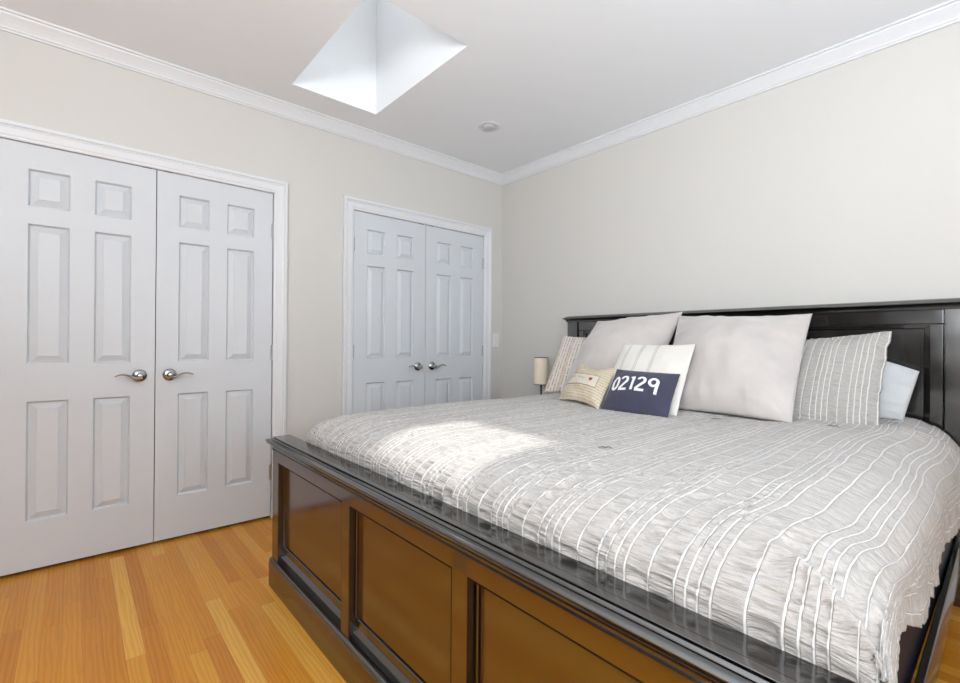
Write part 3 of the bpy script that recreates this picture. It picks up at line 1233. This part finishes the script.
PG = 'pillows heaped against the headboard'
Pillow((.995, -.555, .785), (1.25, -.38, .79), (.945, -.29, 1.168), (1.20, -.17, 1.155), .045, .035, .03, .5, .003, 4).build(
    'throw_pillow', M_PATT, 'beige woven throw pillow with rows of dark dashes, leftmost against the headboard', PG)
Pillow((2.30, -.30, .79), (2.762, -.225, .792), (2.40, -.125, 1.15), (2.805, -.15, 1.003), .06, .03, .0, .5, .006, 6).build(
    'bed_pillow', M_PALE, 'plain pale blue-grey pillow half hidden behind the striped sham at the far right', PG)
Pillow((2.10, -.56, .785), (2.728, -.536, .79), (2.09, -.20, 1.115), (2.722, -.205, 1.180), .055, .04, .03, .5, .007, 7, .07, ruffle=.012).build(
    'pillow_sham', M_SHAM, 'grey seersucker sham with white vertical stripes right of the plain cushions', PG)
Pillow((1.16, -.58, .79), (1.72, -.58, .79), (1.155, -.17, 1.272), (1.757, -.16, 1.312), .17, .05, (-.03, .07), .72, .011, 8, 0, .1).build(
    'euro_pillow', M_EURO, 'large plain greige square pillow on the left, behind the small cream pillow', PG)
Pillow((1.88, -.70, .79), (2.477, -.70, .79), (1.752, -.20, 1.285), (2.424, -.20, 1.270), .15, .03, (.03, .07), .72, .011, 9, 0, .1).build(
    'euro_pillow', M_EURO, 'large plain greige square pillow in the middle, right of the off-white striped cushion', PG)
Pillow((1.65, -.875, .79), (2.085, -.897, .792), (1.630, -.60, 1.113), (2.033, -.597, 1.116), .038, .02, (.02, .04), .6, .005, 10).build(
    'throw_pillow', M_LINEN, 'off-white square pillow with thin paired grey stripes behind the navy pillow', PG)
nv = Pillow((1.742, -.980, .79), (2.086, -.982, .79), (1.700, -.775, .981), (2.042, -.775, .974), .048, .012, (.02, .06), .62, .003, 13)
nv.build('lumbar_pillow', M_NAVY, 'small navy rectangular pillow with white numbers 02129', PG)
cr = Pillow((1.352, -.835, .79), (1.735, -.990, .79), (1.355, -.61, .996), (1.662, -.70, .992), .05, .03, (.03, .32), .6, .004, 14, 0, -.1, .01)
cr.build('lumbar_pillow', M_SCRIPT, 'small cream pillow with printed script and a boxed red heart', PG)

# digits on the navy pillow
def arc(cx, cy, rx, ry, a0, a1, n=16):
    return [(cx + rx * math.cos(math.radians(a0 + (a1 - a0) * k / n)), cy + ry * math.sin(math.radians(a0 + (a1 - a0) * k / n))) for k in range(n + 1)]


def seg(a, b, n=8):
    return [(a[0] + (b[0] - a[0]) * k / n, a[1] + (b[1] - a[1]) * k / n) for k in range(n + 1)]


def two(x0, x1, zb=.395, zt=.70):
    cx, rx = (x0 + x1) / 2, (x1 - x0) / 2
    ry = (zt - zb) * .27
    top = arc(cx, zt - ry, rx * .92, ry, 165, -28, 16)
    return [top + seg(top[-1], (x0 - .004, zb + .012), 10)[1:], seg((x0 - .014, zb), (x1 + .014, zb), 8)]


strokes = [arc(.098, .545, .048, .148, 0, 360, 32)]
strokes += two(.192, .300)
strokes += [seg((.395, .70), (.395, .385), 10), seg((.350, .672), (.408, .700), 5)]
strokes += two(.468, .582)
strokes += [arc(.706, .615, .058, .085, 0, 360, 28), seg((.764, .64), (.764, .355), 10)]
strokes = [[(a * .98 + .045, b) for a, b in st] for st in strokes]
nv.ribbon(strokes, 'lettering', M_WHITE, .0074, .0022)['label'] = 'white numbers 02129'

# label, frame, heart and handwriting on the cream pillow
def rect(a, b):
    return (.02 + a * .82, .335 + b * .30)


cr.patch(rect, 14, 6, 'fabric_label', M_LABEL, .0012)
cr.ribbon([seg((.02, .335), (.84, .335), 14), seg((.84, .335), (.84, .635), 6), seg((.84, .635), (.02, .635), 14), seg((.02, .635), (.02, .335), 6)], 'label_border', M_INK, .0016, .0020)


def heart(a, b):
    th = 2 * math.pi * a
    hx = 16 * math.sin(th) ** 3
    hy = 13 * math.cos(th) - 5 * math.cos(2 * th) - 2 * math.cos(3 * th) - math.cos(4 * th)
    return (.685 + hx / 16 * .042 * b, .505 + hy / 16 * .062 * b)


cr.patch(heart, 28, 3, 'heart', M_RED, .0024)['label'] = 'small red printed heart'
scr = []
for (a0, a1) in ((.10, .30), (.36, .54)):
    scr.append([(a0 + (a1 - a0) * k / 40, .515 + .026 * math.sin(k * 1.15) + .014 * math.sin(k * .37)) for k in range(41)])
cr.ribbon(scr, 'handwriting', M_INK, .0008, .0024)

# ------------------------------------------------------------------ nightstand and lamp, beyond the bed
ns = thing('nightstand', 'dark wooden nightstand in the corner behind the bed under the lamp', 'nightstand', (.52, -.27, 0))
NO = (.52, -.27, 0)
MB().box(.28, .76, -.48, -.05, .605, .63).build('top', M_WOOD, ns, NO, bevel=.003)
MB().box(.30, .74, -.46, -.06, .12, .605).build('body', M_WOOD, ns, NO, bevel=.003)
for z0, z1 in ((.37, .59), (.14, .36)):
    d_ = MB().box(.315, .725, -.478, -.46, z0, z1).build('drawer', M_WOOD, ns, NO, bevel=.003)
    MB().lathe([(0, .0), (.006, .0), (.006, .012), (.013, .018), (.011, .026), (0, .028)], (0, 0, 0), 20).build('knob', M_NICKEL, d_, (0, 0, 0), smooth='auto')
    kb = d_.children[0]
    kb.rotation_euler = (math.pi / 2, 0, 0)
    kb.location = (0, -.478 + .27, (z0 + z1) / 2)
for x in (.30, .705):
    for y in (-.46, -.095):
        MB().box(x, x + .035, y, y + .035, 0, .12).build('leg', M_WOOD, ns, NO)

LX, LY = .662, -.20
lamp = thing('table_lamp', 'small table lamp with a beige drum shade and black stem beyond the bed', 'lamp', (LX, LY, .63))
LO = (LX, LY, .63)
MB().lathe([(0, .63), (.055, .63), (.056, .636), (.050, .642), (.014, .647), (0, .647)], (LX, LY, 0), 36).build('base', M_BLACK, lamp, LO, smooth='auto')
MB().tube([(LX, LY, .645), (LX, LY, .905)], .007, 14).build('stem', M_BLACK, lamp, LO, smooth='auto')
sh = MB().lathe([(.0525, .797), (.054, .797), (.054, 1.003), (.0525, 1.003), (.0525, .797)], (LX, LY, 0), 48)
sh.f = [f_ for f_ in sh.f if len(f_) == 4]
shade = sh.build('lamp_shade', M_SHADE, lamp, LO, smooth='auto')
for z in (1.003, .797):
    rim = MB()
    rim.lathe([(.0505, z - .002), (.0555, z - .002), (.0555, z + .002), (.0505, z + .002), (.0505, z - .002)], (LX, LY, 0), 48)
    rim.f = [f_ for f_ in rim.f if len(f_) == 4]
    rim.build('shade_rim', M_INK, shade, LO, smooth='auto')
MB().lathe([(0, .902), (.013, .902), (.014, .925), (.024, .945), (.028, .965), (.020, .985), (0, .992)], (LX, LY, 0), 24).build('bulb', mat('bulb_glass', (.8, .8, .78), .3), lamp, LO, smooth='auto')
